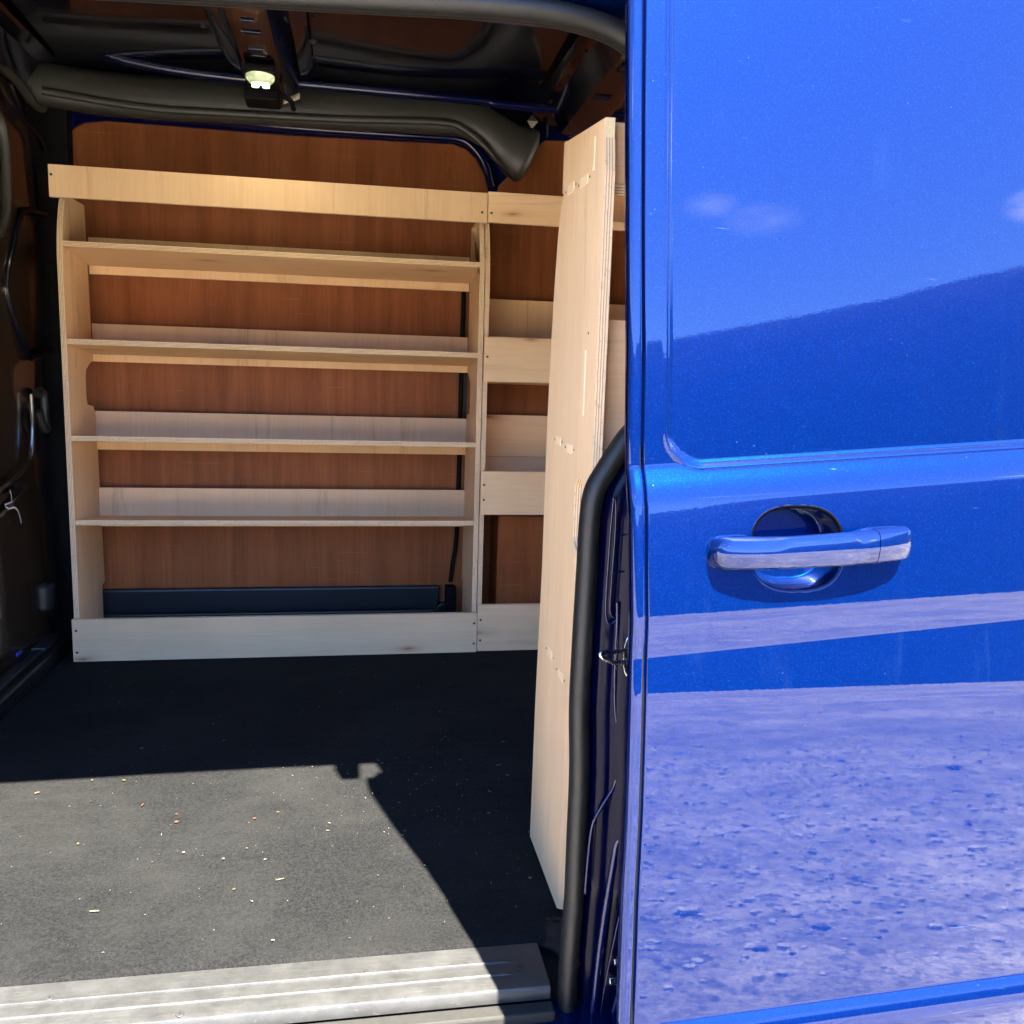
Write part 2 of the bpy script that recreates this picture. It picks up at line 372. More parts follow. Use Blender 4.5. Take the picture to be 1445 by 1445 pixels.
def cyl(name, c, axis, r, h, mat, parent=None, sides=16, bev=0):
    c = Vector(c); V = []; oth = [i for i in range(3) if i != axis]
    for s in (-1, 1):
        for k in range(sides):
            t = 2*math.pi*k/sides; v_ = [0, 0, 0]; v_[oth[0]] = r*math.cos(t); v_[oth[1]] = r*math.sin(t); v_[axis] = s*h/2; V.append(v_)
    Fc = [tuple(range(sides)), tuple(range(sides, 2*sides))[::-1]]+[(k, k+sides, (k+1) % sides+sides, (k+1) % sides) for k in range(sides)]
    o = mesh(name, V, Fc, mat, parent, c, autosm=40)
    return bevelled(o, bev) if bev else o
def sheet(name, rows, mat, parent=None, smooth=True, ang=60):
    """rows of equal length -> one surface"""
    nr, nc = len(rows), len(rows[0]); V = [p for r_ in rows for p in r_]
    Fc = [(i*nc+j, i*nc+j+1, (i+1)*nc+j+1, (i+1)*nc+j) for i in range(nr-1) for j in range(nc-1)]
    return mesh(name, V, Fc, mat, parent, autosm=ang)
def solid(o, t, off=-1):
    s = o.modifiers.new('thick', 'SOLIDIFY'); s.thickness = t; s.offset = off; return o
def interp(tab, z): return float(np.interp(z, [a for a, _ in tab], [b for _, b in tab]))
def stuff(o): o['kind'] = 'stuff'; return o

# ================================================================ ground
def ground():
    xs = sorted(set([-200, -80, -40, -20, -12, -8]+[round(-6+.12*i, 3) for i in range(101)]+[8, 12, 20, 40, 80, 200]))
    rows = []
    ys = sorted(set([-200, -80, -40, -25, -16]+[round(-12+.12*i, 3) for i in range(109)]+[3, 6, 12, 20, 40, 80, 200]))
    for y in ys:
        rows.append([(x, y, -.56+(.035*noise.fractal(Vector((x*.8, y*.8, 3)), 1, 2, 5) if abs(x) < 6.1 and -12.1 < y < 1 else 0)) for x in xs])
    o = sheet('ground', rows, 'gravel'); o['kind'] = 'structure'
ground()
# loose stones on the gravel (what the glossy door mirrors)
V = []; Fc = []
for i in range(9500):
    x = random.uniform(-2.5, 7); y = -.4-abs(random.gauss(0, 1))*3.2 if i % 2 else random.uniform(-4.5, -.6)
    s = random.choice((.005, .007, .007, .010, .014, .018))*random.uniform(.6, 1.5)*(2.3 if random.random() < .02 else 1)
    b = len(V); z = -.56+.035*noise.fractal(Vector((x*.8, y*.8, 3)), 1, 2, 5)
    n = 6; rot = random.random()*6; e = random.uniform(.6, 1)
    for lv, rr in ((-.2, 1.), (.45, .8)):
        for k in range(n):
            t = rot+2*math.pi*k/n; q = random.uniform(.75, 1.15)*rr*s
            V.append((x+math.cos(t)*q, y+math.sin(t)*q*e, z+lv*s))
    V.append((x, y, z+.7*s))
    for k in range(n):
        l = (k+1) % n; Fc += [(b+k, b+l, b+n+l, b+n+k), (b+n+k, b+n+l, b+2*n)]
M['stone2'] = plain('dark_tarmac_crumb', (.15, .14, .125), .9, var=.5, sc=8)
stuff(mesh('loose_stones', V, Fc, ['stone', 'stone2'], idx=[1 if (i_//12) % 6 < 1 else 0 for i_ in range(len(Fc))]))
o_ = bpy.data.objects['loose_stones']; o_['label'] = 'loose grey stones scattered over the pale gravel beside the van'
# scrubby slope all round the yard
rows = []
for j in range(8):
    row = []
    for i in range(145):
        az = 2*math.pi*i/144            # measured from -Y towards +X
        a_ = math.degrees(az); a_ = a_-360 if a_ > 180 else a_
        el = interp([(-180, 8), (-60, 7), (0, 10), (20, 11.6), (40, 15.6), (50, 18.0), (60, 18.5), (100, 10), (180, 8)], a_)
        Rr = 30+j*1.6; h = CZ+30*math.tan(R(el))+.56
        zz = -.60+h*math.sin(j/7*math.pi/2)+(.18*noise.noise(Vector((i*.35, j, 0))) if j else 0)
        row.append((math.sin(az)*Rr, -math.cos(az)*Rr, zz))
    rows.append(row)
o = sheet('hillside', rows, 'hill'); o['kind'] = 'structure'

# ================================================================ the van
van = empty('panel_van', 'blue panel van with its side door slid open, black carpet and plywood racks inside', 'van', (0, 1.7, -.56))
VL = Vector((0, 1.7, -.56))
def into(o):
    """parts are modelled in world measurements; hang them on the van's Empty"""
    o.parent = van; o.matrix_parent_inverse = Matrix.Translation(-VL); return o

# ---- sliding door ----------------------------------------------------------
TILT = [(-.5, -8), (0., -2), (.128, 0.), (.140, 2), (.143, 13), (.154, 24), (.162, 38), (.1655, 2.4), (.30, 5.6), (.440, 7.6), (.456, 8.0), (.462, 9.9), (.478, 10.4), (.497, 10.5), (.5045, 10.5), (.5075, 4.9),
        (.530, 5.6), (.548, 7.6), (.625, 8.8), (.639, 9.4), (.648, 17), (.66, 26), (.670, 24), (.676, 3.2), (.9, 3.4), (1.3, 5)]
zs_ = np.arange(-.5, 1.3, .0005); ty = np.concatenate([[0], np.cumsum(np.tan(np.radians([interp(TILT, z) for z in zs_[:-1]]))*.0005)])
ty = ty-np.interp(.459, zs_, ty)+.717
def doorY(z): return float(np.interp(z, zs_, ty))
SHT = [(-.5, .02), (.16, .036), (.30, .02), (.44, .0), (.462, .002), (.50, .070), (1.3, .078)]
_s = np.array([interp(SHT, z) for z in zs_]); _t = np.tan(np.radians([interp(TILT, z) for z in zs_]))
qy = np.concatenate([[0], np.cumsum(np.diff(_s)*_t[:-1])]); qy = qy-np.interp(.459, zs_, qy)
def doorQ(z): return float(np.interp(z, zs_, qy))
XE = [(-.5, .232), (.193, .2358), (.28, .236), (.355, .2385), (.449, .240), (.537, .2416), (.636, .240), (.697, .238), (.771, .2365), (.881, .232), (.971, .229), (1.25, .222)]
def shear(z): return interp([(-.5, .02), (.16, .036), (.30, .02), (.44, .0), (.462, .002), (.50, .070), (1.3, .078)], z)
def shx(x): return min(x, .86)-.43
ZTOP = 1.185
def sd_rrect(px, pz, r):      # distance inside the quarter-plane px>0, pz>0 with a rounded corner; positive inside
    qx, qz = r-px, r-pz
    return r-(math.hypot(max(qx, 0), max(qz, 0))+min(max(qx, qz), 0))
def ss(a, b, x):
    t = min(1, max(0, (x-a)/(b-a))); return t*t*(3-2*t)
def dens(segs):
    out_ = []
    for a, b, st in segs:
        n = max(1, round((b-a)/st)); out_ += [a+(b-a)*i/n for i in range(n)]
    out_.append(segs[-1][1]); return out_
HX, HZ, HRX, HRZ = .3965, .5895, .0455, .0385
xg = dens([(.24, .262, .0008), (.262, .290, .0012), (.290, .335, .003), (.335, .447, .0012), (.447, .60, .006), (.60, 1.38, .02)])
zg = dens([(-.45, .12, .02), (.12, .17, .0012), (.17, .48, .008), (.48, .515, .0012), (.515, .545, .003), (.545, .64, .0012), (.64, .685, .0009), (.685, .73, .003), (.73, 1.14, .012), (1.14, ZTOP, .006)])
rows = []
for z in zg:
    row = []
    dx = interp(XE, z)-.24
    for x in xg:
        y = doorY(z)+shx(x)*doorQ(z); d = x-.24
        if d < .006: y += .006*(1-math.sqrt(max(0, 1-(1-d/.006)**2)))       # rolled outer edge
        gr = math.exp(-((d-.0125)/.0016)**4); y += .006*gr                          # shut-line groove
        q = sd_rrect(x-.2768, z-.6725, .034)                                       # pressed window panel
        if z > .6: y += .0042*ss(-.0005, .0035, q)-.0011*math.exp(-((q+.0030)/.0016)**2)+.0028*math.exp(-((q+.0002)/.0012)**2)
        zc = z+shear(z)*shx(x)
        e = (abs((x-HX)/HRX)**2.6+abs((zc-HZ)/HRZ)**2.6)**(1/2.6)
        if e < 1.12: y += .030*(1-ss(.86, 1.0, e))
        if z > ZTOP-.03: y += .02*((z-ZTOP+.03)/.03)**2
        row.append((x+dx, y, zc))
    rows.append(row)
door = into(sheet('sliding_door', rows, 'paint', None, ang=70))
# inner skin and return flange (the door has a thickness)
rows = []
for z in dens([(-.45, ZTOP, .04)]):
    dx = interp(XE, z)-.24; sh = lambda x: z+shear(z)*shx(x); y0 = doorY(z)+(.02 if z > ZTOP-.001 else 0)
    rows.append([(.24+dx, y0+.0065, sh(.24)), (.2405+dx, y0+.012, sh(.24)), (.246+dx, y0+.014, sh(.246)), (.262+dx, y0+.045, sh(.262)), (1.36+dx, y0+.045, sh(1.36)), (1.38+dx, y0+.001, sh(1.38))])
inner = sheet('inner_skin', rows, 'inner_paint', door, ang=50)
tp = [rows[-1]]
xs = [.24+(1.38-.24)*i/30 for i in range(31)]; dxt = interp(XE, ZTOP)-.24; yt = doorY(ZTOP)
sheet('top_edge', [[(x+dxt, yt+.02, ZTOP+shear(ZTOP)*shx(x)) for x in xs], [(x+dxt, yt+.046, ZTOP+shear(ZTOP)*shx(x)) for x in xs]], 'inner_paint', door)
# dark rubber strip lying in the shut-line groove
P = []
for z in dens([(-.45, ZTOP, .03)]): P.append((interp(XE, z)+.0125, doorY(z)+.0052, z-shear(z)*.18))
tube('edge_seal', P, .0014, 'black', door, 6)
# upper roller arm (two boxes), then an added sun block
rm = box('roller_arm', (.187, .80, 1.22), (.222, .985, 1.30), 'inner_paint', door, .002)
box('roller_arm', (.183, .835, 1.225), (.222, .895, 1.285), 'inner_paint', door, .003)

box('roller_arm', (.262, .815, 1.16), (.40, .955, 1.30), 'inner_paint', door, .003)  # not part of the arm: unseen box added to keep sun off the rack edge

# ---- door handle -----------------------------------------------------------
def handle_bar():
    hx0, hx1 = .3110, .5045
    st = 46; cap_at = .4605; sets = {'handle': ([], []), 'handle_cap': ([], [])}
    def section(x):
        t = (x-hx0)/(hx1-hx0); cz = .5875+(x-hx0)*.052
        hh = .0142+.0012*t
        e = min(t, 1-t)*(hx1-hx0)
        hr = hh*math.sqrt(max(0.0, 1-(1-min(1, e/.012))**2)) if e < .012 else hh
        hr = max(hr, .0006)
        bow = 1-abs(2*t-1)**3.2
        yb = doorY(.59)-.006-.012*bow; yf = doorY(.59)-.0175-.0150*bow
        if e < .012: yf = yb-(yb-yf)*math.sqrt(max(0, 1-(1-e/.012)**2))
        if .30 < t < .66: yb = yb-.0035
        pts = []
        for a, b in ((-1, .0), (-1.0, .35), (-.93, .62), (-.80, .80), (-.5, .91), (-.15, .975), (0, 1.0), (.15, .975), (.5, .92), (.80, .80), (.93, .62), (1, .35), (1, 0)):
            pts.append((x, yb+(yf-yb)*b, cz+a*hr))
        return pts
    for nm, xa, xb in (('handle', hx0, cap_at-.0004), ('handle_cap', cap_at+.0004, hx1)):
        xsx = [xa+(xb-xa)*(.5-.5*math.cos(math.pi*i/st)) for i in range(st+1)]
        rows = [section(x) for x in xsx]; n = len(rows[0])
        V = [p for r_ in rows for p in r_]
        Fc = [(i*n+j, i*n+(j+1) % n, (i+1)*n+(j+1) % n, (i+1)*n+j) for i in range(st) for j in range(n)]
        Fc += [tuple(range(n))[::-1], tuple(range(st*n, st*n+n))]
        mesh(nm, V, Fc, 'paint_handle', door, autosm=28)
    # dark gasket foot under each end
    for a, b in ((.3130, .350), (.456, .5035)):
        z0 = .5875+(a-hx0)*.052; z1 = .5875+(b-hx0)*.052
        yy = doorY(.59)
        V = []; n = 20
        for s in (0, 1):
            for k in range(n):
                t = 2*math.pi*k/n; cx_ = (a+b)/2; ex = abs(math.cos(t))**.5*math.copysign(1, math.cos(t)); ez = abs(math.sin(t))**.5*math.copysign(1, math.sin(t))
                x = cx_+ex*(b-a)/2*1.01
                V.append((x, yy+.002 if s == 0 else yy-.0065, .5875+(x-hx0)*.052+ez*.0138))
        Fc = [tuple(range(n, 2*n))]+[(k, (k+1) % n, (k+1) % n+n, k+n) for k in range(n)]
        mesh('handle_gasket', V, Fc, 'paint', door, autosm=40)
handle_bar()
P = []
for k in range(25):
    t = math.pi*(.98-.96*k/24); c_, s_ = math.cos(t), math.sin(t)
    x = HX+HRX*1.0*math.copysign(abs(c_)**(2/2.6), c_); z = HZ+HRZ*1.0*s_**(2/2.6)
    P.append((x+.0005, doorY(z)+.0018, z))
tube('bowl_rim', P, .0024, 'rim', door, 10, flat=(.8, 1))  # dark tube on the upper arc imitates shade and dark reflection

# ---- rear pillar behind the door, aperture seal -----------------------------
SY = .95
seal_low = [(799, 1500), (799, 1445), (803, 1362), (810, 1277), (814, 1185), (818, 1092), (818, 1000), (822, 915), (829, 800), (833, 733), (840, 693), (857, 662), (886, 618)]
SP = [survey(x, y, 1, SY) for x, y in seal_low]
SP = [Vector((SP[0].x, SY, -.35))]+SP
SP += [Vector((.322, SY, .70)), Vector((.338, SY, .76)), Vector((.335, SY, .95)), Vector((.318, SY, 1.035))]
SP += [Vector((.295, SY, 1.072)), Vector((.262, SY, 1.092)), Vector((.211, SY, 1.102)), Vector((.138, SY, 1.104)), Vector((0, SY, 1.098)), Vector((-.5, SY, 1.075)), Vector((-.80, SY, 1.05)),
       Vector((-.86, SY, 1.0)), Vector((-.88, SY, .8)), Vector((-.88, SY, -.35))]
seal = into(tube('aperture_seal', SP, .0115, 'rubber', None, 16, smooth_n=8, flat=(1.1, 1.0)))
fin = into(tube('aperture_seal_lip', [p+Vector((0, .010, 0)) for p in SP], .0105, 'rubber', None, 8, smooth_n=8, flat=(1.4, 1.0)))
# pillar skin: starts behind the seal and swells out under the door
sp_x = sorted([(p.z, p.x) for p in SP[1:18]])
def sealx(z): return interp(sp_x, z)
rows = []
for z in dens([(-.35, 1.06, .02)]):
    s_ = sealx(z)+.004
    prof = [(0, .962), (.008, .957), (.014, .948), (.020, .944), (.030, .943), (.036, .936), (.044, .932), (.056, .930), (.062, .92), (.08, .90), (.11, .86), (.16, .82)]
    rows.append([(s_+a, b-.0+(0.01 if z < .12 else 0), z) for a, b in prof])
pillar = into(sheet('rear_pillar', rows, 'pillar', None, ang=40))
def rib(pts, y, r, closed=False, mat='inner_paint', name='pressed_rib', flat=(1, 1)):
    return tube(name, [survey(a, b, 1, y) for a, b in pts], r, mat, pillar, 10, closed=closed, smooth_n=5, flat=flat)
rib([(866, 703), (862, 745), (858, 800), (855, 850), (856, 874), (862, 880), (871, 874)], .938, .0013)
rib([(866, 703), (869, 712), (868, 756), (863, 820), (861, 862), (868, 872), (876, 868)], .938, .0011)
rib([(868, 756), (890, 754)], .937, .0008); rib([(864, 808), (890, 806)], .937, .0008)
rib([(871, 850), (871, 880), (868, 940), (868, 1000), (873, 1040), (873, 1080), (866, 1110), (848, 1140), (836, 1165), (830, 1210), (826, 1260)], .938, .0022)
rib([(884, 1168), (872, 1190), (867, 1215), (856, 1280), (846, 1350), (838, 1420), (832, 1460)], .936, .0050, flat=(.7, 1))
rib([(878, 1275), (866, 1330), (852, 1400), (846, 1450)], .932, .0012)
rib([(876, 1395), (866, 1430), (858, 1470)], .934, .0045, flat=(.7, 1))
# recess plate around the latch striker
plate = cyl('striker_plate', survey(886, 925, 1, .932), 1, .016, .006, 'steel', pillar, 20, .001)
plate.scale = (.4, 1, 1.5)
loopP = [survey(a, b, 1, y) for a, b, y in ((886, 917, .93), (868, 920, .915), (850, 921, .902), (848, 925, .900), (853, 929, .900), (868, 935, .905), (888, 934, .93))]
tube('striker_loop', loopP, .0027, 'steel', pillar, 10, smooth_n=4)
for a, b, r_ in ((875, 1356, .005), (868, 1383, .006)):
    p = survey(a, b, 1, .930); cyl('bolt', p, 0, r_, .016, 'steel', pillar, 6, .0006)
for a, b in ((885, 1068), (885, 1081), (885, 1095)):
    cyl('stud', survey(a, b, 1, .93), 1, .0016, .004, 'steel', pillar, 8)
# black rag of carpet edging at the pillar foot
rows = []
for i in range(14):
    t = i/13; row = []
    for j in range(7):
        s_ = j/6
        p = Vector((.256+.020*s_-.016*t*(1-s_), 1.04-.068*s_+.01*math.sin(5*t), .070*(1-t)*(.4+.6*s_)+.004+.012*s_))
        p += Vector((noise.noise(Vector((t*5, s_*4, 1))), noise.noise(Vector((t*5, s_*4, 7))), 0))*.006
        row.append(p)
    rows.append(row)
ck = into(sheet('seal_foot_trim', rows, 'liner', None)); solid(ck, .003)

# near side inner wall behind the door, header above the opening, outer skins
w = into(box('inner_side_wall', (.345, .985, -.02), (2.35, 1.0, 1.30), 'ply_v', None, .002))
into(box('opening_header', (-.90, .965, 1.115), (2.35, 1.03, 1.40), 'inner_paint', None, .006))
rows = []
for x in dens([(-.95, 2.4, .3)]):
    rows.append([(x, y, z) for y, z in ((.965, 1.108), (.935, 1.118), (.905, 1.150), (.900, 1.175), (.908, 1.25), (.925, 1.33), (.96, 1.41), (1.05, 1.455), (1.3, 1.475), (1.8, 1.48), (2.3, 1.465), (2.52, 1.42), (2.62, 1.30), (2.66, 1.0), (2.68, .5), (2.66, -.2))])
into(sheet('outer_shell', rows, 'paint', None, ang=50))
def side_skin(x0, x1, name='side_skin'):
    rows = []
    for x in (x0, (x0+x1)/2, x1):
        rows.append([(x, doorY(z)+.105, z) for z in dens([(-.40, 1.17, .04)])])
    return into(sheet(name, rows, 'paint', None, ang=50))
side_skin(.42, 2.4); side_skin(-2.2, -.90)
into(box('front_pillar', (-1.0, .83, -.30), (-.885, 1.0, 1.12), 'inner_paint', None, .01))

# ---- roof inside -------------------------------------------------------------
rows = []
for i in range(61):
    x = -.95+3.3*i/60; row = []
    for j in range(33):
        y = 1.0+1.55*j/32
        z = 1.425+.012*math.sin(math.pi*(j/32))-.006*ss(2.30, 2.5, y)*10*.6
        z += .006*math.cos((x+.2)*2*math.pi/.62)*math.sin(math.pi*j/32)
        row.append((x, y, z))
    rows.append(row)
into(sheet('roof_panel', rows, 'roof_in', None, ang=80))
def bow(xc, y0, y1, w=.052, drop=.058, lean=0):
    """top-hat roof bow running across the van"""
    rows = []
    for j in range(25):
        y = y0+(y1-y0)*j/24; dz = -drop-.010*ss(.75, 1, j/24)*1.5
        zt = 1.424; x = xc+lean*(y-y1)
        rows.append([(x-w*1.9, y, zt), (x-w*1.55, y, zt-.010), (x-w*1.30, y, zt-.012), (x-w*1.0, y, zt+dz*.6), (x-w*.72, y, zt+dz), (x-w*.55, y, zt+dz-.004), (x+w*.55, y, zt+dz-.004), (x+w*.72, y, zt+dz),
                     (x+w*1.0, y, zt+dz*.6), (x+w*1.30, y, zt-.012), (x+w*1.55, y, zt-.010), (x+w*1.9, y, zt)])
    return into(sheet('roof_bow', rows, 'roof_in', None, ang=30))
b1 = bow(-.197, 1.02, 2.30); b2 = bow(.56, 1.02, 2.34, .06); b3 = bow(-.80, 1.02, 2.34, .06, .05); bow(1.35, 1.02, 2.34)
# square and slotted openings pressed in the bow, round bolts
def frame_hole(y, w, l, par=b1, x=-.197):
    z = 1.3603
    tube('pressed_slot', [(x-w, y-l, z), (x+w, y-l, z), (x+w, y+l, z), (x-w, y+l, z)], .0018, 'inner_paint', par, 8, closed=True)
    box('slot_opening', (x-w*.8, y-l*.8, z-.0012), (x+w*.8, y+l*.8, z+.001), 'black', par, 0)
frame_hole(1.965, .014, .020); frame_hole(1.70, .017, .022); frame_hole(1.86, .018, .007); frame_hole(1.80, .012, .004)
for x, y in ((-.305, 2.0), (-.09, 2.03), (-.30, 1.8), (-.085, 1.85)):
    cyl('roof_bolt', (x, y, 1.412), 2, .006, .006, 'trim', b1, 10, .001)
for (cx_, cy_, w_, l_) in ((.545, 1.86, .018, .02), (.545, 2.06, .018, .014)): frame_hole(cy_, w_, l_, b2, cx_)
for x_, y_ in [(-.262+.0*i, 1.62+.075*i) for i in range(9)]+[(-.132, 1.60+.075*i) for i in range(9)]+[(.475, 1.7+.08*i) for i in range(7)]:
    cyl('spot_weld', (x_, y_, 1.4115), 2, .004, .003, 'roof_in', b1, 10, .0006)
# lamp
LC = survey(367, 103, 2, 1.352)
lampb = into(box('ceiling_lamp', (LC.x-.035, LC.y-.045, 1.345), (LC.x+.035, LC.y+.125, 1.358), 'black', None, .004))
lz = Vector((LC.x, LC.y, 1.343))
V = [(0, 0, -.008)]; Fc = []; n = 28
for rr, zz in ((.4, -.0075), (.75, -.006), (.95, -.002), (1, .003)):
    for k in range(n):
        t = 2*math.pi*k/n; V.append((.031*rr*math.cos(t), .036*rr*math.sin(t), zz*1.7))
Fc = [(0, 1+(k+1) % n, 1+k) for k in range(n)]
for q in range(3):
    for k in range(n): Fc.append((1+q*n+k, 1+q*n+(k+1) % n, 1+(q+1)*n+(k+1) % n, 1+(q+1)*n+k))
mesh('lens', V, Fc, 'lens', lampb, lz-lampb.location, autosm=60)
for s in (-1, 1): cyl('led', Vector((LC.x+s*.011, LC.y+.010, 1.3282))-lampb.location, 2, .0075, .003, 'led', lampb, 14)
for k in range(3): box('lens_bar', Vector((-.013, -.026+k*.009, -.0215)), Vector((.013, -.0225+k*.009, -.0155)), 'black', lampb, 0)
box('lamp_bracket', Vector((-.045, .045, -.03)), Vector((.03, .12, -.006)), 'black', lampb, .004)
tube('lamp_lead', [Vector((.03, .06, -.01)), Vector((.055, .07, -.02)), Vector((.06, .1, -.03))], .006, 'black', lampb, 8, smooth_n=4)
cp = survey(408, 138, 1, 2.24)-lampb.location
rows = [[cp+Vector((a, .002*math.sin(a*200), b+.4*a)) for a in (-.014, -.006, .004, .014, .024)] for b in (-.010, -.003, .003)]
solid(sheet('torn_label', rows, 'cream', lampb), .001)

# ---- far side of the van ------------------------------------------------------
LY = 2.50
pl = into(board('side_lining', rect(-.80, 2.35, -.01, 1.46), 1, LY, .006, 'lining', 'edge_y', None))
# blue inner frame with big rounded cut-outs showing the lining behind it
low = [(60, 290), (78, 215), (84, 198), (96, 185), (118, 173), (150, 170), (400, 190), (560, 199), (640, 203), (658, 210), (672, 224), (684, 248), (690, 274), (700, 274), (704, 262), (715, 251), (735, 240), (752, 226), (760, 206), (770, 198), (900, 200), (1200, 215)]
pts = [survey(x, y, 1, LY-.012) for x, y in low]
ol = [(p.x, p.z) for p in pts]
ol = [(-.80, 1.15)]+ol+[(2.3, 1.39), (2.3, 1.46), (-.80, 1.46)]
fr = into(board('inner_side_frame', ol, 1, LY-.012, .009, 'inner_paint', 'inner_paint', None)); bevelled(fr, .001, 1)
# rolled bright flange along the lower edge of the frame
fl = [(68, 146), (100, 150), (125, 156), (311, 171), (450, 183), (606, 193), (649, 197), (668, 209), (684, 232), (693, 264)]
tube('frame_flange', [survey(x, y, 1, 2.46) for x, y in fl], .011, 'inner_paint', fr, 10, smooth_n=6).matrix_parent_inverse = Matrix.Translation(-fr.matrix_basis.translation)
# cable conduit: charcoal moulded duct with a swollen right end
cen = [(30, 115), (90, 126), (200, 139), (330, 147), (480, 157), (600, 163), (655, 168), (692, 186), (716, 205), (738, 220), (752, 228)]
rad = [(0, .052), (.70, .050), (.80, .058), (.87, .072), (.93, .074), (.965, .062), (.99, .035), (1, .006)]
beam = into(tube('cable_duct', [survey(x, y-2, 1, 2.37) for x, y in cen], lambda t: interp(rad, t), 'trim', None, 22, smooth_n=8, flat=(.55, .95)))
tube('duct_fold', [survey(x, y, 1, 2.335) for x, y in ((60, 128), (200, 151), (330, 160), (480, 168), (620, 172), (655, 182), (684, 206), (705, 232))], lambda t: .007*(1-.9*ss(.8, 1, t)), 'trim', beam, 10, smooth_n=6, flat=(1, 1.3))
# painted roof rail above the duct, catching the daylight
into(tube('roof_rail', [survey(x, y, 1, 2.30) for x, y in ((140, 70), (170, 83), (240, 98), (330, 110), (420, 118), (560, 131), (680, 142), (740, 150), (1100, 180))], .0115, 'inner_paint', None, 12, smooth_n=6))
into(tube('roof_rail', [survey(x, y, 1, 2.32) for x, y in ((-40, -60), (60, 5), (110, 45), (140, 70), (170, 84))], .018, 'roof_in', None, 12, smooth_n=6))
# diamond cable clip by the duct end, two glints on the frame
dm = [survey(x, y, 1, 2.44) for x, y in ((757, 160), (762, 168), (751, 182), (744, 170))]
dmm = into(mesh('cable_clip', [p for p in dm]+[p+Vector((0, .004, 0)) for p in dm], [(0, 1, 2, 3), (7, 6, 5, 4), (0, 4, 5, 1), (1, 5, 6, 2), (2, 6, 7, 3), (3, 7, 4, 0)], 'cream'))
for x in (771, 805): into(tube('frame_rib', [survey(x, 155, 1, 2.46), survey(x, 193, 1, 2.46)], .006, 'inner_paint', None, 8))
# black moulded floor liner turned up behind the racks + wiring
ln = into(box('liner_upstand', (-.70, 2.478, .0), (.24, 2.497, .128), 'liner', None, .006))
tube('liner_roll', [(-.47, -.006, -.01), (.455, -.006, -.01)], .009, 'liner', ln, 10)
cyl('liner_corner', (.485, 0, -.015), 1, .03, .02, 'liner', ln, 20, .004)
into(tube('wiring_loom', [(.292, 2.488, 1.0), (.290, 2.488, .734), (.287, 2.488, .306), (.276, 2.484, .19), (.270, 2.482, .14)], .0065, 'black', None, 8, smooth_n=4))
into(box('loom_boot', (.255, 2.46, .0), (.285, 2.495, .13), 'black', None, .004))
into(tube('frayed_gap', [(.302, 2.496, .58), (.304, 2.496, .66), (.302, 2.496, .74)], .004, 'chan', None, 6))

# ---- bulkhead (left) ----------------------------------------------------------
BX = -.765
rows = []
for j in range(41):
    y = 1.0+1.46*j/40; row = []
    for i in range(36):
        z = -.05+1.5*i/35
        x = BX+.10*(y-2.3)+.006*math.sin(z*7.5+.6)-.03*ss(2.36, 2.46, y)
        row.append((x, y, z))
    rows.append(row)
bulk = into(sheet('bulkhead', rows, 'bulk', None, ang=80))
def onbulk(pts, r, closed=False, mat='bulk', name='pressed_rib', flat=(1, 1), dx=.010, n=5):
    Q = [survey(a, b, 0, BX+dx) for a, b in pts]
    Q = [survey(a, b, 0, BX+dx+.10*(q.y-2.3)) for (a, b), q in zip(pts, Q)]
    return tube(name, Q, r, mat, bulk, 10, closed=closed, smooth_n=n, flat=flat, ref=Vector((1, 0, 0)))
onbulk([(64, 302), (50, 299), (36, 297), (28, 304), (19, 341), (12, 372), (8, 400), (10, 416), (20, 449), (30, 478), (40, 500), (46, 505), (60, 499), (72, 494)], .0085, mat='roof_in', flat=(.8, 1))
onbulk([(-14, 150), (0, 170), (7, 210), (9, 270), (7, 305), (-4, 330), (-14, 330)], .012, mat='trim')
onbulk([(52, 557), (56, 552), (62, 560), (64, 590), (66, 606), (60, 600), (54, 580)], .010, mat='trim', name='hook')
onbulk([(-20, 740), (0, 727), (20, 706), (36, 688)], .006)
onbulk([(44, 556), (46, 600), (44, 640), (38, 656), (20, 675), (-20, 704)], .006)
onbulk([(-12, 85), (0, 92), (22, 112), (34, 128), (44, 142), (60, 152)], .012, mat='trim', name='door_check_strap')
onbulk([(14, 118), (22, 140), (36, 172), (52, 190), (62, 212)], .006, mat='roof_in')
sq = [(14, 692), (17, 708), (7, 712), (12, 718), (20, 716), (26, 722), (30, 738)]
onbulk(sq, .0022, mat='scuff', name='paint_scuff', flat=(.3, 1), dx=.016, n=2)
onbulk([(20, 680), (22, 690), (19, 694)], .006, mat='black', name='grommet', dx=.012)
into(box('bulkhead_post', (-.80, 2.455, .0), (-.70, 2.50, 1.40), 'black', None, .01))
foot = into(cyl('post_foot', survey(62, 842, 1, 2.30), 2, .026, .07, 'chan', None, 24, .01))
# step ledge along the bulkhead with its cable channel
led = into(box('floor_ledge', (-.775, 1.10, -.03), (-.715, 2.40, .045), 'liner', None, .008))
def inl(o): o.matrix_parent_inverse = Matrix.Translation(-led.matrix_basis.translation); return o
inl(box('cable_channel', (-.755, 1.15, .045), (-.735, 2.34, .052), 'chan', led, .002))
inl(box('channel_lid', (-.762, 2.20, .046), (-.730, 2.32, .056), 'chan', led, .002))
p = survey(24, 922, 2, .055); inl(box('blue_tag', p+Vector((-.008, -.02, -.004)), p+Vector((.008, .015, .006)), 'bluetag', led, .003))

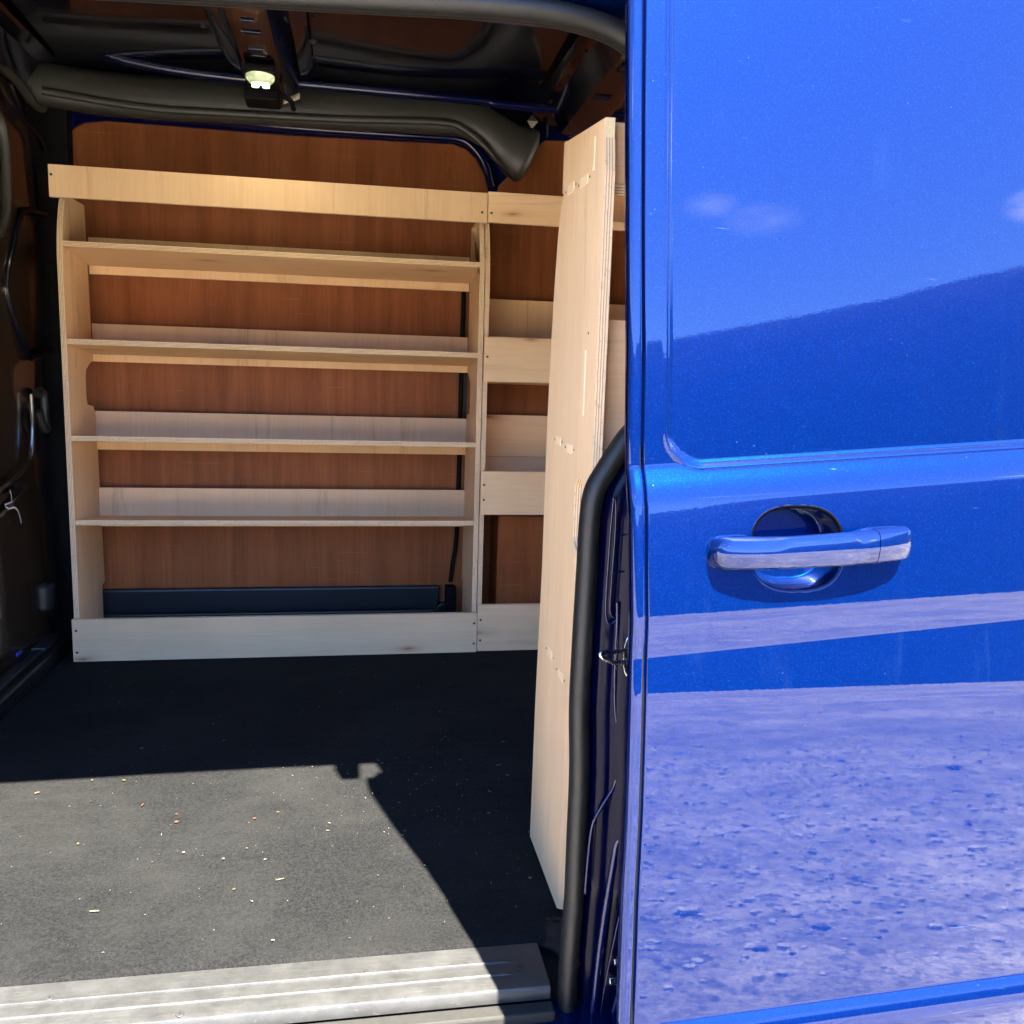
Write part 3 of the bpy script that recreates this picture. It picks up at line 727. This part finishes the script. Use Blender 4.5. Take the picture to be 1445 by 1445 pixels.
# ---- floor edge: sill plate -----------------------------------------------------
into(box('floor_pan', (-.95, .96, -.06), (2.35, 2.60, -.008), 'black', None, 0))
rows = []
prof = [(1.034, -.004), (1.034, .0035), (1.0335, .0040), (1.0022, .0040), (1.0015, .0055), (1.0003, .0061), (.9990, .0055), (.9984, .0040), (.9790, .0040), (.9784, .0052), (.9773, .0058), (.9762, .0052), (.9756, .0040), (.957, .0040), (.9525, .0030), (.950, -.001), (.9495, -.011), (.9495, -.013)]
xs = dens([(-.95, .12, .05), (.12, .236, .004)])
for x in xs:
    k = 1-ss(.185, .195, x); k2 = 1-ss(.135, .142, x)
    row = []
    for i, (y, z) in enumerate(prof):
        if 4 <= i <= 6: z = .0040+(z-.0040)*k
        if 9 <= i <= 11: z = .0040+(z-.0040)*k
        row.append((x, y, z))
    rows.append(row)
sill = into(sheet('sill_plate', rows, 'alu', None, ang=30))
mesh('end_face', [(.236, 1.034, -.004), (.236, 1.0335, .004), (.236, .957, .004), (.236, .950, -.001), (.236, .9495, -.013)], [(0, 1, 2, 3, 4)], 'alu', sill)
for a, b in ((733, 1365), (514, 1372), (254, 1431), (70, 1408)):
    p = survey(a, b, 2, .0045)
    cyl('screw', p+Vector((0, 0, .0004)), 2, (.0050), .0010, 'alu', sill, 18, .0004); cyl('screw_socket', p+Vector((0, 0, .0008)), 2, .0018, .0006, 'chan', sill, 6)
into(box('step_trim', (-.95, .927, -.030), (.238, .9485, -.0135), 'step', None, .003))
rows = []
for x in dens([(-2.2, .40, .2)]):
    rows.append([(x, y, z) for y, z in ((.96, -.024), (.926, -.026), (.905, -.028), (.890, -.034), (.875, -.05), (.862, -.09), (.855, -.15), (.86, -.22), (.88, -.33), (.93, -.36))])
into(sheet('body_sill', rows, 'paint', None, ang=60))

# ================================================================ carpet
rows = []
xs = dens([(-.712, .34, .012), (.34, 2.3, .2)]); ys = [1.030, 1.0305]+dens([(1.034, 1.6, .02), (1.6, 2.47, .05)])
for i, y in enumerate(ys):
    row = []
    for x in xs:
        yy = y
        if i < 3: yy = y+.0025*noise.noise(Vector((x*11, 0, 2)))+.0012*noise.noise(Vector((x*60, 0, 2)))+(.004 if i == 2 else 0)
        z = .0 if i else -.008
        if i >= 1: z = .0055+.0022*noise.noise(Vector((x*6, yy*6, 0)))+.0035*math.exp(-((x-.045)/.035)**2-((yy-1.034)/.014)**2)
        if i == 1: z -= .003
        row.append((x, yy+.006, z))
    rows.append(row)
o = sheet('carpet_mat', rows, 'carpet', None, ang=80)
o['label'] = 'black carpet mat covering the load floor, half in hard sunlight'; o['category'] = 'mat'

# wood splinters and leaf bits lying on the carpet
def debris():
    V = []; Fc = []; idx = []
    cols = ['chip', 'chip2', 'leaf', 'rust']
    M['chip'] = plain('pale_wood_chip', (.11, .095, .07), .8); M['chip2'] = plain('grey_lint', (.08, .085, .085), .9)
    M['leaf'] = plain('yellow_leaf_bit', (.09, .065, .018), .7); M['rust'] = plain('orange_leaf_bit', (.075, .028, .01), .7)
    def chip(x, y, l, w, a, c, h=.0006, z0=.0085):
        b = len(V)
        ca, sa = math.cos(a), math.sin(a)
        for dz in (0, h):
            for u_, v_ in ((-l, -w*.3), (-l*.3, -w), (l, -w*.5), (l*.8, w*.6), (-l*.5, w)):
                V.append((x+u_*ca-v_*sa, y+u_*sa+v_*ca, z0+dz+random.uniform(0, .0004)))
        Fc.append((b+5, b+6, b+7, b+8, b+9)); idx.append(c)
        for k in range(5):
            l_ = (k+1) % 5; Fc.append((b+k, b+l_, b+5+l_, b+5+k)); idx.append(c)
    for i in range(430):
        if random.random() < .45: x, y = random.gauss(.12, .14), random.gauss(1.50, .16)
        else: x, y = random.uniform(-.68, .33), random.uniform(1.06, 2.22)
        if y > 2.23 or y < 1.05 or x > .262 or x < -.69: continue
        s = random.choice((.0006, .0006, .0008, .0008, .0011, .0022))*random.uniform(.5, 1.2)
        chip(x, y, s*1.4, s*.35, random.random()*6.3, 0 if random.random() < .6 else 1)
    for px, py, l, w, a, c in ((52, 1119, .0055, .0028, .6, 2), (249, 1160, .0042, .0038, .2, 3), (249, 1149, .003, .0012, 0, 3), (201, 1136, .006, .0018, 1.4, 3), (110, 1191, .0026, .0022, 0, 2), (259, 1203, .003, .0025, 0, 0),
                               (133, 1286, .0085, .0012, -.05, 0), (315, 1212, .0026, .0022, 0, 0), (359, 1155, .004, .0015, .2, 3), (392, 1146, .0035, .0012, 0, 2), (374, 1213, .003, .0012, .5, 0), (330, 1255, .003, .0012, .6, 2),
                               (348, 1197, .0022, .0015, 0, 2), (385, 1327, .003, .0012, 0, 0), (228, 1178, .006, .0006, 1.7, 0), (395, 1241, .008, .0006, .3, 0), (748, 1239, .0035, .003, 0, 0), (710, 1047, .005, .0012, .5, 0),
                               (716, 1094, .005, .0012, -.4, 0), (691, 1117, .006, .0009, -1, 0), (747, 1174, .004, .002, 1, 0), (200, 1056, .005, .0015, .7, 1), (175, 1101, .004, .002, 0, 2), (130, 1101, .003, .001, 0, 2), (703, 1080, .006, .0006, 0, 0)):
        p = survey(px, py, 2, .0085); chip(p.x, p.y, l*.75, w*.7, a, c, .001)
    o = stuff(mesh('wood_splinters', V, Fc, cols, None, idx=idx)); o['label'] = 'pale wood splinters and bits of leaf strewn on the black carpet'
debris()

# ================================================================ racks
T = .012
def screws(pts, par):
    for x, y, z in pts: cyl('screw', (x, y, z), 1, .0032, .0012, 'screw', par, 10)
def gable(x0, par, yf=2.254, yr=2.478, notch=True):
    """end panel of a far-side rack: front edge leans back in a curve near the top, rear edge notched round the van frame"""
    o = [(yf, 0.0), (yf, .96)]
    for t in np.linspace(0, 1, 10): o.append((yf+.030*t**2.0, .96+.135*t))
    o += [(yf+.045, 1.118), (yr-.035, 1.118), (yr-.02, .80)]
    if notch: o += [(yr-.008, .738), (yr-.04, .733), (yr-.078, .715), (yr-.085, .70), (yr-.085, .645), (yr-.078, .628), (yr-.03, .622), (yr-.01, .60)]
    o += [(yr+.010, .15), (yr-.016, .145), (yr-.018, .06), (yr-.018, .0)]
    return board('side_panel', o, 0, x0, T, 'ply_v', 'edge_x', par)
def slab(par, x0, x1, yf, yr, zf, zr, name='shelf'):
    """shelf tipped slightly back"""
    d = board(name, rect(-(x1-x0)/2, (x1-x0)/2, -(yr-yf)/2, (yr-yf)/2), 2, -T/2, T, 'ply_h', 'edge_z', par)
    d.location = ((x0+x1)/2, (yf+yr)/2, (zf+zr)/2); d.rotation_euler = (math.atan2(zr-zf, yr-yf), 0, 0); return d
G = 'plywood racks fitted in the van'
r1 = empty('shelving_rack', 'tall pale plywood rack with four open shelves against the far wall', 'shelving rack', (0, 0, 0), G)
gable(-.678, r1); gable(.3035, r1)
for zf, zr, lt, lb in ((1.003, .981, 1.045, .955), (.781, .760, .832, .736), (.554, .536, .609, .509), (.350, .328, .408, .305)):
    slab(r1, -.6655, .303, 2.256, 2.462, zf, zr)
    board('back_lip', rect(-.6655, .303, lb, lt), 1, 2.463, .009, 'ply_v', 'edge_y', r1)
board('top_rail', rect(-.684, .3165, 1.102, 1.172), 1, 2.2405, T, 'ply_v', 'edge_y', r1)
board('plinth', rect(-.680, .3165, .0065, .113), 1, 2.2405, T, 'ply_h', 'edge_y', r1)
screws([(-.678, 2.240, 1.150), (.304, 2.240, 1.126), (-.671, 2.240, .085), (-.671, 2.240, .030), (.309, 2.240, .085), (.309, 2.240, .030)], r1)
r2 = empty('shelving_rack', 'narrower plywood rack with deep front lips, between the tall rack and the upright panel', 'shelving rack', (0, 0, 0), G)
gable(.3185, r2, yf=2.262); gable(1.24, r2, yf=2.262)
board('top_rail', rect(.3185, 1.25, 1.104, 1.176), 1, 2.2405, T, 'ply_h', 'edge_y', r2)
for a, b, nm in ((.718, .828, 'front_lip'), (.374, .487, 'front_lip'), (.0065, .132, 'plinth')):
    board(nm, rect(.3185, .62 if nm == 'front_lip' else 1.25, a, b), 1, 2.2475, T, 'ply_h', 'edge_y', r2)
board('front_lip', rect(.632, 1.25, .60, .862), 1, 2.2475, T, 'ply_v', 'edge_y', r2)
board('divider', rect(2.261, 2.46, .132, 1.10), 0, .620, T, 'ply_v', 'edge_x', r2)
for zf, lt, lb in ((.722, .938, .735), (.380, .625, .392)):
    slab(r2, .331, .6195, 2.262, 2.455, zf, zf-.008)
board('back_lip', rect(.331, .4665, .735, .938), 1, 2.461, .009, 'ply_v', 'edge_y', r2)
board('back_lip', rect(.4675, 1.24, .735, .938), 1, 2.461, .009, 'ply_v', 'edge_y', r2)
board('back_lip', rect(.331, 1.24, .392, .505), 1, 2.459, .009, 'ply_h', 'edge_y', r2)
board('back_lip', rect(.331, 1.24, .506, .622), 1, 2.463, .009, 'ply_h', 'edge_y', r2)
screws([(.327, 2.247, .778), (.327, 2.247, .452), (.327, 2.247, .413), (.327, 2.247, .092), (.327, 2.247, .036), (.327, 2.240, 1.126)], r2)
# boxed-in wheel arch
wb = into(box('wheel_arch_box', (.385, 2.36, 0), (1.1, 2.498, .352), 'lining', None, .002))
# near-side rack whose end panel stands in the doorway
BXp = .277
r3 = empty('shelving_rack', 'plywood rack half behind the sliding door, its tall end panel with a hand hole', 'shelving rack', (0, 0, 0), G)
ol = [(1.293, .008), (1.290, .223), (1.276, .453), (1.277, .665), (1.269, .788), (1.262, .86), (1.250, .93), (1.238, .965), (1.224, .982), (1.224, 1.048), (1.030, 1.0285), (1.018, .97), (1.018, .60), (1.03, .35), (1.052, .12), (1.06, .03), (1.098, .008)]
hole = []
for k in range(22):
    t = 2*math.pi*k/22; c_, s_ = math.cos(t), math.sin(t)
    hole.append((1.074+.023*c_, .565+(.026 if s_ > 0 else -.026 if s_ < 0 else 0)+.020*s_))
gp = board('side_panel', ol, 0, BXp, T, 'ply_v', 'edge_x', r3, hole=hole)
box('fresh_edge', (BXp+.0005, 1.0255, .975), (BXp+T-.0005, 1.0295, 1.0285), 'fresh_cut', r3, 0)  # paler strip stands in for sunlight on the top of this edge
board('top_rail', rect(BXp+.001, 1.2, .984, 1.050), 1, 1.225, T, 'ply_h', 'edge_y', r3)
board('back_lip', rect(BXp+T+.001, 1.2, .962, 1.030), 1, 1.048, T, 'ply_h', 'edge_y', r3)
board('back_lip', rect(BXp+T+.001, 1.2, .640, .806), 1, 1.048, T, 'ply_h', 'edge_y', r3)
for zf in (.955, .648, .330): slab(r3, BXp+T+.001, 1.2, 1.046, 1.222, zf, zf)
def tenon(y0, y1, z0, z1):
    box('tenon', (BXp-.0008, y0, z0), (BXp+.002, y1, z1), 'tenon', r3, .0003)
for y0, y1, z0, z1 in ((1.165, 1.200, .975, .987), (1.095, 1.130, .970, .982), (1.066, 1.071, .98, 1.018), (1.067, 1.072, .69, .77), (1.185, 1.212, .643, .655), (1.118, 1.146, .638, .650), (1.188, 1.215, .336, .348), (1.118, 1.145, .328, .340), (1.056, 1.060, .03, .10)):
    tenon(y0, y1, z0, z1)
    if y1-y0 > .01:
        cyl('screw', (BXp-.0002, y1+.010, (z0+z1)/2), 0, 0.0015, .0009, 'screw', r3, 8); cyl('screw', (BXp-.0002, y0-.010, (z0+z1)/2), 0, 0.0015, .0009, 'screw', r3, 8)
cyl('screw', (BXp-.0002, 1.06, .79), 0, 0.0015, .0009, 'screw', r3, 8)
